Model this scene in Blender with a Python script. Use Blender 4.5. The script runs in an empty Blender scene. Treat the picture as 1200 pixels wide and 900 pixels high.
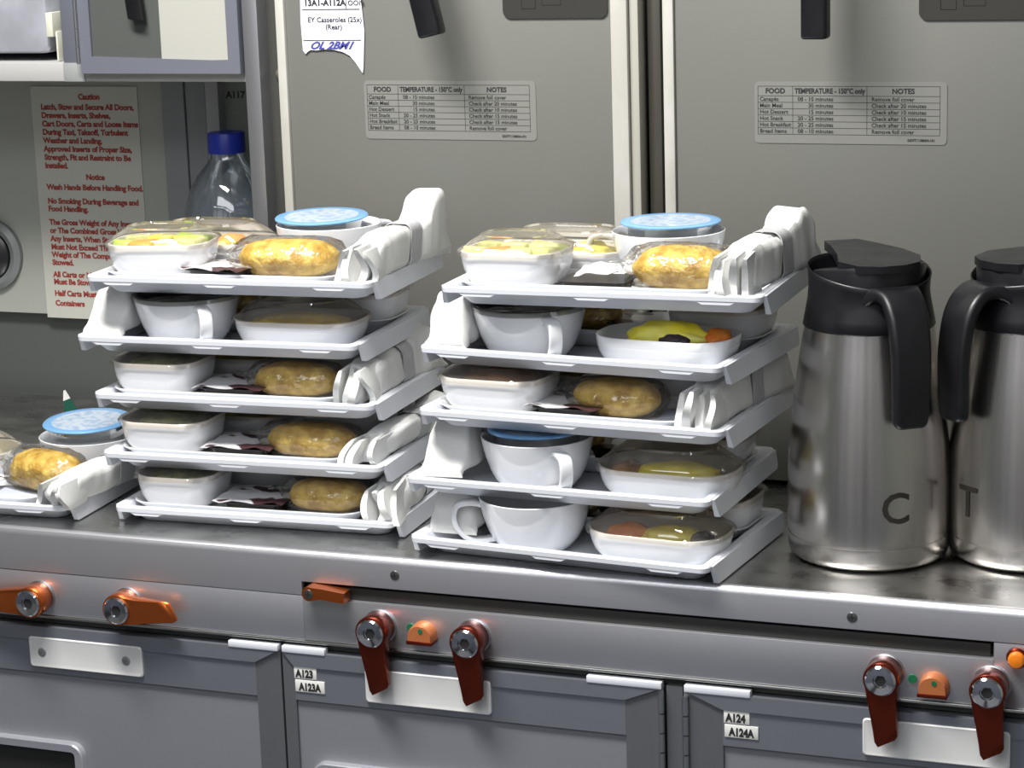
import bpy, bmesh, math, random
from mathutils import Vector, Matrix, noise
R = math.radians
sc = bpy.context.scene
col = sc.collection

# ------------------------------------------------------------------ camera
F_PX = 2700.0
pitch, yaw, roll = R(12.6), R(21.1), R(-1.83)
fw = Vector((-math.sin(yaw)*math.cos(pitch), math.cos(yaw)*math.cos(pitch), -math.sin(pitch)))
r0 = Vector((math.cos(yaw), math.sin(yaw), 0)); u0 = r0.cross(fw)
rt = math.cos(roll)*r0 + math.sin(roll)*u0
up = -math.sin(roll)*r0 + math.cos(roll)*u0
cd = bpy.data.cameras.new('camera'); cam = bpy.data.objects.new('camera', cd); col.objects.link(cam)
cd.sensor_width = 36; cd.lens = 36*F_PX/1200; cd.clip_start = .02; cd.clip_end = 30
m = Matrix((rt, up, -fw)).transposed().to_4x4(); m.translation = Vector((.6478, -1.6656, .5522))
cam.matrix_world = m
sc.camera = cam

# ------------------------------------------------------------------ light and exposure
w = bpy.data.worlds.new('world'); sc.world = w; w.use_nodes = True
w.node_tree.nodes['Background'].inputs[0].default_value = (.75, .82, 1, 1)
w.node_tree.nodes['Background'].inputs[1].default_value = .25
sc.view_settings.view_transform = 'Standard'; sc.view_settings.look = 'None'
sc.view_settings.gamma = 1; sc.view_settings.use_curve_mapping = False
sc.view_settings.exposure = 0.0
def area(name, loc, target, sx, sy, power, colr=(1, 1, 1)):
    l = bpy.data.lights.new(name, 'AREA'); l.shape = 'RECTANGLE'; l.size = sx; l.size_y = sy
    l.energy = power; l.color = colr
    o = bpy.data.objects.new(name, l); col.objects.link(o); o.location = loc
    o.rotation_euler = (Vector(target)-Vector(loc)).to_track_quat('-Z', 'Y').to_euler()
    return o
area('galley_light_front', (-.25, -.50, 1.30), (.0, .05, 0), .70, .16, 37, (1, .98, .95))
area('fill_light_rear', (.1, -1.5, 1.30), (.1, -.2, .0), 1.6, .3, 8, (.93, .96, 1))  # added fill lamp, lifts the faces turned to the aisle
area('fill_light_wall', (.0, -2.15, 1.35), (.0, -2.6, .0), 2.4, .25, 20, (.95, .97, 1))  # added lamp, brightens the opposite wall that the metal fronts reflect

# ------------------------------------------------------------------ materials
MC = {}
def mat(name, c=(.8, .8, .8), rough=.5, metal=0., **k):
    if name in MC: return MC[name]
    mt = bpy.data.materials.new(name); mt.use_nodes = True; MC[name] = mt
    nt = mt.node_tree; b = nt.nodes['Principled BSDF']
    b.inputs['Base Color'].default_value = (*c, 1); b.inputs['Roughness'].default_value = rough
    b.inputs['Metallic'].default_value = metal
    if 'coat' in k: b.inputs['Coat Weight'].default_value = k['coat']; b.inputs['Coat Roughness'].default_value = k.get('coat_rough', .1)
    if 'sss' in k:
        b.inputs['Subsurface Weight'].default_value = k['sss']; b.inputs['Subsurface Scale'].default_value = .004
    if 'emit' in k:
        b.inputs['Emission Color'].default_value = (*c, 1); b.inputs['Emission Strength'].default_value = k['emit']
    n = nt.nodes; L = nt.links
    def coords(scale):
        t = n.new('ShaderNodeTexCoord'); mp = n.new('ShaderNodeMapping'); mp.inputs['Scale'].default_value = scale
        L.new(t.outputs['Object'], mp.inputs['Vector']); return mp
    if 'c2' in k:     # second colour mixed by noise
        mp = coords(k.get('cs', (30, 30, 30))); nz = n.new('ShaderNodeTexNoise'); nz.inputs['Scale'].default_value = 1
        nz.inputs['Detail'].default_value = k.get('det', 4)
        L.new(mp.outputs[0], nz.inputs['Vector'])
        rp = n.new('ShaderNodeValToRGB'); a, bb = k.get('rng', (.4, .62))
        rp.color_ramp.elements[0].position = a; rp.color_ramp.elements[1].position = bb
        rp.color_ramp.elements[0].color = (*c, 1); rp.color_ramp.elements[1].color = (*k['c2'], 1)
        L.new(nz.outputs['Fac'], rp.inputs[0]); L.new(rp.outputs[0], b.inputs['Base Color'])
    if 'bump' in k:
        st, scl = k['bump']; mp = coords(scl); nz = n.new('ShaderNodeTexNoise'); nz.inputs['Scale'].default_value = 1
        nz.inputs['Detail'].default_value = 3
        L.new(mp.outputs[0], nz.inputs['Vector'])
        bp = n.new('ShaderNodeBump'); bp.inputs['Strength'].default_value = st; bp.inputs['Distance'].default_value = k.get('bd', .001)
        L.new(nz.outputs['Fac'], bp.inputs['Height']); L.new(bp.outputs[0], b.inputs['Normal'])
    if 'rv' in k:     # roughness variation
        a, bb, scl = k['rv']; mp = coords(scl); nz = n.new('ShaderNodeTexNoise'); nz.inputs['Scale'].default_value = 1
        nz.inputs['Detail'].default_value = 5
        L.new(mp.outputs[0], nz.inputs['Vector'])
        mr = n.new('ShaderNodeMapRange'); mr.inputs['From Min'].default_value = .3; mr.inputs['From Max'].default_value = .7
        mr.inputs['To Min'].default_value = a; mr.inputs['To Max'].default_value = bb
        L.new(nz.outputs['Fac'], mr.inputs['Value']); L.new(mr.outputs[0], b.inputs['Roughness'])
    return mt
def clear(name, tint=(1, 1, 1), gloss=.12, rough=.03, body=0., bodyc=(1, 1, 1), bump=None):
    """thin clear plastic: transparent, a glossy film on top and a little haze of its own"""
    if name in MC: return MC[name]
    mt = bpy.data.materials.new(name); mt.use_nodes = True; MC[name] = mt
    nt = mt.node_tree; n = nt.nodes; L = nt.links; n.clear()
    out = n.new('ShaderNodeOutputMaterial'); tr = n.new('ShaderNodeBsdfTransparent'); tr.inputs[0].default_value = (*tint, 1)
    gl = n.new('ShaderNodeBsdfGlossy'); gl.inputs['Roughness'].default_value = rough
    df = n.new('ShaderNodeBsdfDiffuse'); df.inputs[0].default_value = (*bodyc, 1)
    lw = n.new('ShaderNodeLayerWeight'); lw.inputs[0].default_value = .35
    mr = n.new('ShaderNodeMapRange'); mr.inputs['To Min'].default_value = gloss; mr.inputs['To Max'].default_value = .75
    L.new(lw.outputs['Fresnel'], mr.inputs['Value'])
    m0 = n.new('ShaderNodeMixShader'); m0.inputs[0].default_value = body
    L.new(tr.outputs[0], m0.inputs[1]); L.new(df.outputs[0], m0.inputs[2])
    m1 = n.new('ShaderNodeMixShader'); L.new(mr.outputs[0], m1.inputs[0])
    L.new(m0.outputs[0], m1.inputs[1]); L.new(gl.outputs[0], m1.inputs[2]); L.new(m1.outputs[0], out.inputs[0])
    if bump:
        t = n.new('ShaderNodeTexCoord'); nz = n.new('ShaderNodeTexNoise'); nz.inputs['Scale'].default_value = bump[1]
        L.new(t.outputs['Object'], nz.inputs['Vector']); bp = n.new('ShaderNodeBump'); bp.inputs['Strength'].default_value = bump[0]
        bp.inputs['Distance'].default_value = .003
        L.new(nz.outputs['Fac'], bp.inputs['Height']); L.new(bp.outputs[0], gl.inputs['Normal']); L.new(bp.outputs[0], lw.inputs['Normal'])
    return mt

TRAY = mat('tray_plastic', (.74, .76, .81), .32)
CHINA = mat('white_china', (.76, .77, .79), .10, coat=.5, coat_rough=.04)
CLOTH = mat('napkin_paper', (.74, .74, .72), .85, bump=(.35, (900, 900, 900)))
BAND = mat('napkin_band', (.42, .42, .43), .5, c2=(.55, .55, .56), cs=(60, 900, 60))
STEEL = mat('brushed_steel', (.60, .60, .60), .3, 1, bump=(.12, (6, 900, 900)), bd=.0004, rv=(.22, .40, (3, 120, 120)))
STEEL_TOP = mat('worn_steel_top', (.50, .50, .49), .3, 1, c2=(.36, .36, .35), cs=(22, 30, 22), rng=(.52, .72), rv=(.20, .42, (20, 30, 20)))
FASCIA = mat('satin_fascia', (.60, .60, .63), .36, .85, bump=(.15, (5, 600, 900)), bd=.0004)
FLASK = mat('flask_steel', (.74, .71, .68), .23, 1, bump=(.10, (700, 700, 5)), bd=.0004, c2=(.62, .59, .56), cs=(30, 30, 2.5), rng=(.35, .65))
SLOT = mat('slot_dark', (.030, .029, .026), .5)
GREY = mat('door_grey', (.20, .205, .225), .55, bump=(.1, (700, 700, 700)))
RAIL = mat('rail_grey', (.25, .265, .30), .36, .55)
RAILD = mat('rail_dark', (.15, .155, .165), .45, .4)
WHITEP = mat('white_plate', (.72, .72, .71), .35)
BLACK = mat('black_plastic', (.006, .006, .008), .36, bump=(.12, (60, 60, 60)), rv=(.30, .48, (40, 40, 40)))
BLACKM = mat('black_matt', (.012, .012, .012), .7)
OVEN = mat('oven_door_grey', (.185, .185, .168), .40, .25, bump=(.06, (300, 300, 300)))
OVENW = mat('oven_edge_white', (.50, .49, .46), .4, c2=(.42, .41, .37), cs=(20, 20, 8))
OVENC = mat('oven_edge_cream', (.38, .37, .32), .4)
PANELD = mat('control_dark', (.035, .034, .030), .35)
WALLG = mat('wall_grey_green', (.33, .34, .305), .6)
WALLD = mat('wall_dark_grey', (.075, .08, .075), .6)
CAB = mat('cabinet_grey', (.18, .19, .23), .42, .3)
CREAM = mat('reflection_cream', (.40, .40, .36), .5)
LABEL = mat('label_pale', (.20, .20, .185), .45)
LABELC = mat('caution_placard', (.47, .47, .42), .5)
RED = mat('red_print', (.28, .04, .03), .6)
INK = mat('black_print', (.02, .02, .02), .6)
STICK = mat('sticker_white', (.78, .78, .74), .5)
PAPER = mat('note_paper', (.76, .77, .86), .7)
BLUEI = mat('blue_ink', (.05, .05, .30), .6)
COPPER = mat('orange_anodised', (.62, .15, .035), .26, .9)
COPPERD = mat('orange_anodised_deep', (.20, .030, .014), .27, .85)
COPPERL = mat('orange_cap', (.62, .20, .07), .35, .4)
CHROME = mat('chrome', (.75, .76, .80), .08, 1)
GREEN = mat('green_dot', (.01, .14, .06), .4)
AMBER = mat('amber_knob', (.75, .20, .01), .25, emit=.12)
FILM = clear('clear_film', (1, 1, .99), .05, .05, .02, (1, 1, 1), (1., 110))
LID = clear('clear_lid', (.93, .89, .83), .07, .04, .04, (.9, .86, .78))  # brown tint stands in for the dark reflection on the clear lids
POT = clear('clear_pot', (.95, .96, .95), .08, .05, .10, (.9, .92, .92))
BOTTLE = clear('bottle_plastic', (.78, .83, .88), .10, .05, .10, (.35, .40, .46), (.35, 25))
BCAP = mat('blue_cap', (.02, .04, .40), .35)
TUBK = mat('black_tub', (.012, .010, .010), .3)
SACH = mat('grey_blue_sachet', (.50, .54, .64), .6)
FIN = mat('fin_green', (.01, .09, .06), .4)

def bread_mat():
    mt = mat('bread_crust', (.42, .23, .012), .6, c2=(.72, .50, .10), cs=(75, 75, 75), rng=(.38, .62), det=8, bump=(1., (220, 220, 220)), bd=.002)
    return mt
BREAD = bread_mat()
def foil_mat():
    mt = mat('blue_foil', (.25, .45, .75), .30, .25); nt = mt.node_tree; n = nt.nodes; L = nt.links; b = n['Principled BSDF']
    t = n.new('ShaderNodeTexCoord'); ln = n.new('ShaderNodeVectorMath'); ln.operation = 'LENGTH'
    L.new(t.outputs['Object'], ln.inputs[0])
    nz = n.new('ShaderNodeTexNoise'); nz.inputs['Scale'].default_value = 140; nz.inputs['Detail'].default_value = 2
    L.new(t.outputs['Object'], nz.inputs['Vector'])
    r1 = n.new('ShaderNodeValToRGB'); r1.color_ramp.elements[0].position = .45; r1.color_ramp.elements[1].position = .6
    r1.color_ramp.elements[0].color = (.60, .68, .78, 1); r1.color_ramp.elements[1].color = (.38, .52, .70, 1)
    L.new(nz.outputs['Fac'], r1.inputs[0])
    st = n.new('ShaderNodeMath'); st.operation = 'GREATER_THAN'; st.inputs[1].default_value = .0330
    L.new(ln.outputs['Value'], st.inputs[0])
    mx = n.new('ShaderNodeMixRGB'); L.new(st.outputs[0], mx.inputs[0]); L.new(r1.outputs[0], mx.inputs[1])
    mx.inputs[2].default_value = (.22, .47, .80, 1); L.new(mx.outputs[0], b.inputs['Base Color'])
    return mt
FOIL = foil_mat()
TUBFILM = mat('tub_film_print', (.70, .70, .72), .3, c2=(.07, .03, .035), cs=(28, 40, 28), rng=(.54, .57), det=2)
def food(name, c, c2, sc_=60, rough=.45): return mat(name, c, rough, c2=c2, cs=(sc_, sc_, sc_), bump=(.5, (150, 150, 150)))
MELON = food('pale_melon', (.80, .78, .42), (.66, .80, .30), 30, .3)
GREENM = food('green_melon', (.50, .74, .10), (.70, .82, .28), 30, .3)
PAPAYA = food('orange_papaya', (.90, .38, .06), (.95, .55, .12), 30, .3)
YEL = food('yellow_fruit', (.90, .78, .04), (.85, .80, .20), 30, .35)
OMEL = food('golden_omelette', (.62, .46, .05), (.40, .30, .06), 50)
SALAD = food('green_salad', (.12, .16, .04), (.30, .32, .12), 120)
STEW = food('brown_stew', (.24, .12, .05), (.40, .20, .08), 60)
TOMATO = food('orange_tomato', (.75, .25, .03), (.60, .14, .02), 60)
DARKF = food('dark_olive', (.03, .02, .03), (.06, .04, .05), 60)

# ------------------------------------------------------------------ mesh helpers
def link(o, parent=None):
    col.objects.link(o)
    if parent is not None: o.parent = parent
    return o
def finish(name, bm, m_, smooth=True, angle=38):
    me = bpy.data.meshes.new(name)
    bmesh.ops.recalc_face_normals(bm, faces=bm.faces)
    bm.to_mesh(me); bm.free()
    for mm in (m_ if isinstance(m_, (list, tuple)) else [m_]): me.materials.append(mm)
    if smooth:
        me.polygons.foreach_set('use_smooth', [True]*len(me.polygons))
        try: me.set_sharp_from_angle(angle=R(angle))
        except Exception: pass
    return me
def ob(name, me, parent=None, loc=None, rz=0., M=None):
    o = bpy.data.objects.new(name, me); link(o, parent)
    if M is not None: o.matrix_world = M
    else:
        if loc is not None: o.location = loc
        if rz: o.rotation_euler.z = rz
    return o
def tag(o, label, cat, group=None):
    o['label'] = label; o['category'] = cat
    if group: o['group'] = group
    return o
def thing(name, label, cat, loc=(0, 0, 0), rz=0., group=None, M=None):
    return tag(ob(name, None, None, loc, rz, M), label, cat, group)
def structure(name, me, loc=None, parent=None):
    o = ob(name, me, parent, loc)
    if parent is None: o['kind'] = 'structure'
    return o
def box(bm, x0, x1, y0, y1, z0, z1, bev=0., seg=2, mi=0):
    g = bmesh.ops.create_cube(bm, size=1)
    vs = g['verts']
    bmesh.ops.scale(bm, vec=(x1-x0, y1-y0, z1-z0), verts=vs)
    bmesh.ops.translate(bm, vec=((x0+x1)/2, (y0+y1)/2, (z0+z1)/2), verts=vs)
    fs = set(f for v in vs for f in v.link_faces)
    for f in fs: f.material_index = mi
    if bev > 0:
        es = list(set(e for v in vs for e in v.link_edges))
        bmesh.ops.bevel(bm, geom=es, offset=bev, segments=seg, affect='EDGES', profile=.5, clamp_overlap=True)
def boxme(name, m_, *boxes, bev=0.):
    bm = bmesh.new()
    for b in boxes: box(bm, *b, bev=bev)
    return finish(name, bm, m_)
def loft(bm, rings, cap0=True, cap1=True, closed=True, mi=0):
    vs = [[bm.verts.new(p) for p in r] for r in rings]
    n = len(vs[0])
    for a, b in zip(vs, vs[1:]):
        for i in range(n if closed else n-1):
            j = (i+1) % n
            f = bm.faces.new((a[i], a[j], b[j], b[i])); f.material_index = mi
    if cap0: bm.faces.new(list(reversed(vs[0]))).material_index = mi
    if cap1: bm.faces.new(vs[-1]).material_index = mi
    return vs
def circle(r, z, n=48, cx=0, cy=0): return [(cx+r*math.cos(2*math.pi*i/n), cy+r*math.sin(2*math.pi*i/n), z) for i in range(n)]
def lathe(bm, prof, n=48, cap0=True, cap1=True, mi=0): return loft(bm, [circle(r, z, n) for r, z in prof], cap0, cap1, mi=mi)
def rr(wx, dy, r, z, k=8, cx=0, cy=0):
    r = min(r, wx/2-1e-5, dy/2-1e-5); pts = []
    for q, (sx, sy) in enumerate(((1, 1), (-1, 1), (-1, -1), (1, -1))):
        for i in range(k+1):
            a = math.pi/2*(q+i/k)
            pts.append((cx+sx*(wx/2-r)+r*math.cos(a), cy+sy*(dy/2-r)+r*math.sin(a), z))
    return pts
def tube(bm, path, rad, n=10, wide=1., caps=True):
    """path of points, rad a number or list; wide stretches sideways"""
    P = [Vector(p) for p in path]; rings = []
    for i, p in enumerate(P):
        t = (P[min(i+1, len(P)-1)]-P[max(i-1, 0)]).normalized()
        rings.append((p, t))
    ref = Vector((0, 0, 1)) if abs(rings[0][1].z) < .9 else Vector((1, 0, 0))
    side = rings[0][1].cross(ref).normalized(); out = []
    for i, (p, t) in enumerate(rings):
        side = (side-t*side.dot(t)).normalized(); nn = side.cross(t)
        r = rad[i] if isinstance(rad, (list, tuple)) else rad
        out.append([p+side*(r*wide*math.cos(2*math.pi*a/n))+nn*(r*math.sin(2*math.pi*a/n)) for a in range(n)])
    loft(bm, out, caps, caps)
def bez(pts, n=24):
    """Catmull-Rom through points"""
    P = [Vector(p) for p in pts]; P = [2*P[0]-P[1]]+P+[2*P[-1]-P[-2]]; out = []
    segs = len(P)-3
    for s in range(segs):
        a, b, c, d = P[s:s+4]; k = max(2, n//segs)
        for i in range(k+(1 if s == segs-1 else 0)):
            t = i/k
            out.append(.5*((2*b)+(c-a)*t+(2*a-5*b+4*c-d)*t*t+(3*b-a-3*c+d)*t**3))
    return out
def prism(bm, pts, y0, y1, mi=0):
    """outline in x,z extruded along y"""
    a = [bm.verts.new((x, y0, z)) for x, z in pts]; b = [bm.verts.new((x, y1, z)) for x, z in pts]; n = len(pts)
    for i in range(n):
        bm.faces.new((a[i], a[(i+1) % n], b[(i+1) % n], b[i])).material_index = mi
    bm.faces.new(a).material_index = mi; bm.faces.new(list(reversed(b))).material_index = mi
def bevel_all(bm, off, seg=2, ang=25):
    es = [e for e in bm.edges if len(e.link_faces) == 2 and e.calc_face_angle(0) > R(ang)]
    bmesh.ops.bevel(bm, geom=es, offset=off, segments=seg, affect='EDGES', profile=.5, clamp_overlap=True)
def text_me(name, body, size, m_, bold=.0, align='LEFT', spacing=1., shear=0., line=1.):
    cu = bpy.data.curves.new(name, 'FONT'); cu.body = body; cu.size = size; cu.align_x = align; cu.offset = bold
    cu.extrude = .00008; cu.space_character = spacing; cu.shear = shear; cu.space_line = line; cu.resolution_u = 3
    o = bpy.data.objects.new(name, cu); col.objects.link(o)
    bpy.context.view_layer.update()
    me = bpy.data.meshes.new_from_object(o.evaluated_get(bpy.context.evaluated_depsgraph_get()))
    bpy.data.objects.remove(o); bpy.data.curves.remove(cu)
    me.name = name; me.materials.clear(); me.materials.append(m_)
    return me
def text(name, body, x, y, z, size, m_, parent=None, bold=.0, align='LEFT', width=None, **k):
    """text standing on a wall that faces -y; width fits it to that many metres"""
    me = text_me(name, body, size, m_, bold, align, **k)
    if width:
        xs = [v.co.x for v in me.vertices]; f = width/(max(xs)-min(xs))
        for v in me.vertices: v.co.x *= f
    me.transform(Matrix.Rotation(R(90), 4, 'X'))
    o = ob(name, me, parent, (x, y, z)); return o
def blob(name, m_, sx, sy, sz, amp=.08, freq=2., seed=0, sub=3, flat=None):
    bm = bmesh.new(); bmesh.ops.create_icosphere(bm, subdivisions=sub, radius=1)
    for v in bm.verts:
        p = v.co.copy(); d = 1+amp*noise.noise(p*freq+Vector((seed*7.3, seed, 0)))*2
        v.co = Vector((p.x*sx*d, p.y*sy*d, p.z*sz*d))
        if flat is not None and v.co.z < -flat*sz: v.co.z = -flat*sz
    return finish(name, bm, m_, angle=80)

# ------------------------------------------------------------------ room shell behind and around the counter
structure('floor', boxme('floor', mat('floor_vinyl', (.13, .14, .17), .5, c2=(.10, .11, .13), cs=(8, 8, 8)), (-2.2, 1.9, -2.7, .75, -.98, -.93)))
structure('ceiling', boxme('ceiling', mat('ceiling_panel', (.62, .62, .60), .6), (-2.2, 1.9, -2.7, .75, 1.40, 1.45)))
structure('wall_front', boxme('wall_front', mat('galley_beige', (.72, .72, .74), .5), (-2.2, 1.9, -2.75, -2.7, -.93, 1.4)))
for q, (a, b) in enumerate(((-1.55, -1.42), (-.82, -.70), (-.05, .06), (.50, .74), (1.20, 1.30))):  # unseen dark strips, added to give the flasks dark streaks to reflect
    structure('trim_%d' % (20+q), boxme('reflected_strip', mat('reflected_dark', (.05, .05, .055), .5), (a, b, -2.70, -2.67, -.93, 1.4), bev=.004))
structure('wall_left', boxme('wall_left', WALLG, (-2.25, -2.2, -2.7, .75, -.93, 1.4)))
structure('wall_right', boxme('wall_right', WALLG, (1.9, 1.95, -2.7, .75, -.93, 1.4)))
structure('wall_back', boxme('wall_back', WALLD, (-2.2, 1.9, .70, .75, -.93, 1.4)))
# bay wall behind the counter: dark band below, grey green above
MARK = set(col.objects)
structure('wall_bay', boxme('wall_bay', WALLG, (-1.5, -.545, .44, .50, .110, .75)))
structure('wall_bay_lower', boxme('wall_bay_lower', WALLD, (-1.5, -.30, .452, .50, .0, .110)))
bm = bmesh.new()
box(bm, -.545, -.517, .43, .5, .0, .75, .001); box(bm, -.516, -.492, .432, .5, .0, .75, .001)
structure('trim_1', finish('bay_posts', bm, mat('bay_post', (.22, .23, .24), .5)))
structure('trim_2', boxme('bay_post_light', mat('bay_post_light', (.34, .35, .35), .5), (-.488, -.472, .425, .5, .0, .75), bev=.001))
structure('wall_bay_right', boxme('wall_bay_right', mat('bay_green', (.25, .27, .24), .6), (-.472, -.33, .44, .5, .0, .75)))
structure('trim_3', boxme('bay_ledge', mat('ledge_grey', (.20, .21, .20), .4), (-1.5, -.33, .435, .452, .0, .006)))
text('bay_number', 'A117', -.470, .4395, .360, .0105, INK, None, .0003)['kind'] = 'structure'
# caution placard
pl = thing('caution_placard', 'pale placard of red caution and notice text on the left bay wall', 'sign', (0, 0, 0))
ob('backing', boxme('placard', LABELC, (-.716, -.580, .4388, .440, .106, .372)), pl)
L0 = [('Caution', -.655, .3635, 1), ('Latch, Stow and Secure All Doors,', -.704, .352, 0), ('Drawers, Inserts, Shelves,', -.704, .3425, 0),
      ('Cart Doors, Carts and Loose Items', -.704, .333, 0), ('During Taxi, Takeoff, Turbulent', -.704, .3235, 0), ('Weather and Landing.', -.704, .314, 0),
      ('Approved Inserts of Proper Size,', -.704, .3045, 0), ('Strength, Fit and Restraint to Be', -.704, .295, 0), ('Installed.', -.704, .2855, 0),
      ('Notice', -.652, .273, 1), ('Wash Hands Before Handling Food.', -.704, .261, 0), ('No Smoking During Beverage and', -.704, .245, 0), ('Food Handling.', -.704, .236, 0),
      ('The Gross Weight of Any Insert', -.704, .2205, 0), ('or The Combined Gross Weights of', -.704, .211, 0), ('Any Inserts, When Stowed Together,', -.704, .2015, 0),
      ('Must Not Exceed The Placarded', -.704, .192, 0), ('Weight of The Compartment When', -.704, .183, 0), ('Stowed.', -.704, .174, 0),
      ('All Carts or No Carts', -.704, .160, 0), ('Must Be Stowed.', -.704, .1515, 0), ('Half Carts Must Be', -.704, .138, 0), ('Containers', -.704, .1265, 0)]
for s, x, z, c in L0:
    text('red_line', s, x, .4386, z-.006, .0088, RED, pl, .00040, spacing=.97)
# port at the far left
t = thing('wall_port', 'round grey wall port with black centre, cut by the left photo edge', 'port', (-.785, .44, .178))
bm = bmesh.new(); loft(bm, [[(x, -z-.0, y) for x, y, z in circle(r, zz, 48)] for r, zz in ((.042, 0), (.042, .006), (.036, .010), (.030, .008), (.030, 0))])
ob('ring', finish('ring', bm, mat('port_grey', (.17, .18, .18), .45)), t)
bm = bmesh.new(); loft(bm, [[(x, -z, y) for x, y, z in circle(r, zz, 48)] for r, zz in ((.029, 0), (.029, .010), (.026, .013), (.010, .016))])
ob('centre', finish('centre', bm, BLACK), t)

def settle(mark, ax, bx, dy, az, bz):
    """fit a block of furniture measured on one upright plane to that plane's surveyed distance and size"""
    for o in [o for o in col.objects if o not in mark and o.parent is None]:
        B = Matrix(((ax, 0, 0, bx), (0, 1, 0, dy), (0, 0, az, bz), (0, 0, 0, 1)))
        o.matrix_world = B @ o.matrix_basis
settle(MARK, .9586, -.0383, .04, .952, -.0143)

# ------------------------------------------------------------------ counter
X0, X1 = -1.2, .85
bm = bmesh.new()   # top with rounded nose
prof = [(.470, 0), (.006, 0), (.003, -.0006), (.0010, -.0022), (.0, -.005), (0, -.026), (.012, -.026), (.012, -.020), (.470, -.020)]
loft(bm, [[(x, y, z) for y, z in prof] for x in (X0, X1)])
structure('worktop', finish('worktop', bm, STEEL_TOP, angle=50))
# front nose strip in brighter satin steel, seam steps down on the left of the pull-out slot
bm = bmesh.new()
nose = [(.0045, .0002), (.0022, -.0008), (.0004, -.0030), (-.0004, -.006)]
loft(bm, [[(x, y, z) for y, z in nose+[(-.0004, -.0385), (.004, -.0385), (.0060, .0)]] for x in (X0, -.190)])
loft(bm, [[(x, y, z) for y, z in nose+[(-.0004, -.0265), (.004, -.0265), (.0060, .0)]] for x in (-.190, X1)])
structure('trim_4', finish('counter_nose', bm, FASCIA, angle=60))
bm = bmesh.new()
box(bm, X0, -.190, 0, .02, -.0785, -.0392, .0006); box(bm, -.190, .387, 0, .02, -.0785, -.0405, .0006); box(bm, .387, X1, 0, .02, -.0785, -.0272, .0006)
structure('trim_5', finish('latch_rail', bm, FASCIA))
structure('trim_6', boxme('slot_back', BLACKM, (-.190, .387, .012, .03, -.042, -.026)))
tag(ob('pull_out_shelf', boxme('pull_out_shelf', SLOT, (-.187, .384, .004, .011, -.0402, -.0300), bev=.0006)), 'dark grey pull-out shelf edge in the long slot under the steel nose', 'shelf')
structure('trim_7', boxme('rail_bead', mat('bead_steel', (.6, .6, .56), .25, 1), (X0, X1, -.0015, .004, -.0812, -.0788), bev=.0008))
structure('trim_8', boxme('gap_dark', SLOT, (X0, X1, .006, .02, -.0875, -.0785)))  # dark strip filling the open gap above the doors
structure('trim_9', boxme('cabinet_body', BLACKM, (X0, X1, .022, .54, -.93, -.021)))
# screws in the nose
def screw_me(r):
    bm = bmesh.new(); loft(bm, [[(x, -z, y) for x, y, z in circle(rr_, zz, 20)] for rr_, zz in ((r, 0), (r*.95, .0005), (r*.8, .0007))])
    box(bm, -r*.6, r*.6, -.0009, -.0004, -r*.12, r*.12, mi=1); box(bm, -r*.12, r*.12, -.0009, -.0004, -r*.6, r*.6, mi=1)
    return finish('screw', bm, [mat('screw_steel', (.25, .25, .25), .35, 1), BLACKM])
SCR = screw_me(.0042)
SCRL = SCR.copy(); SCRL.materials[0] = mat('plate_screw', (.45, .45, .45), .4, .8); SCRL.materials[1] = mat('plate_screw_slot', (.2, .2, .2), .6)
for x, z, s in ((-.104, -.0145, 'left'), (.279, -.0170, 'right')):
    tag(ob('screw', SCR, None, (x, -.0004, z)), 'dark cross-head screw in the steel nose, %s of the two' % s, 'screw')

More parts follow.
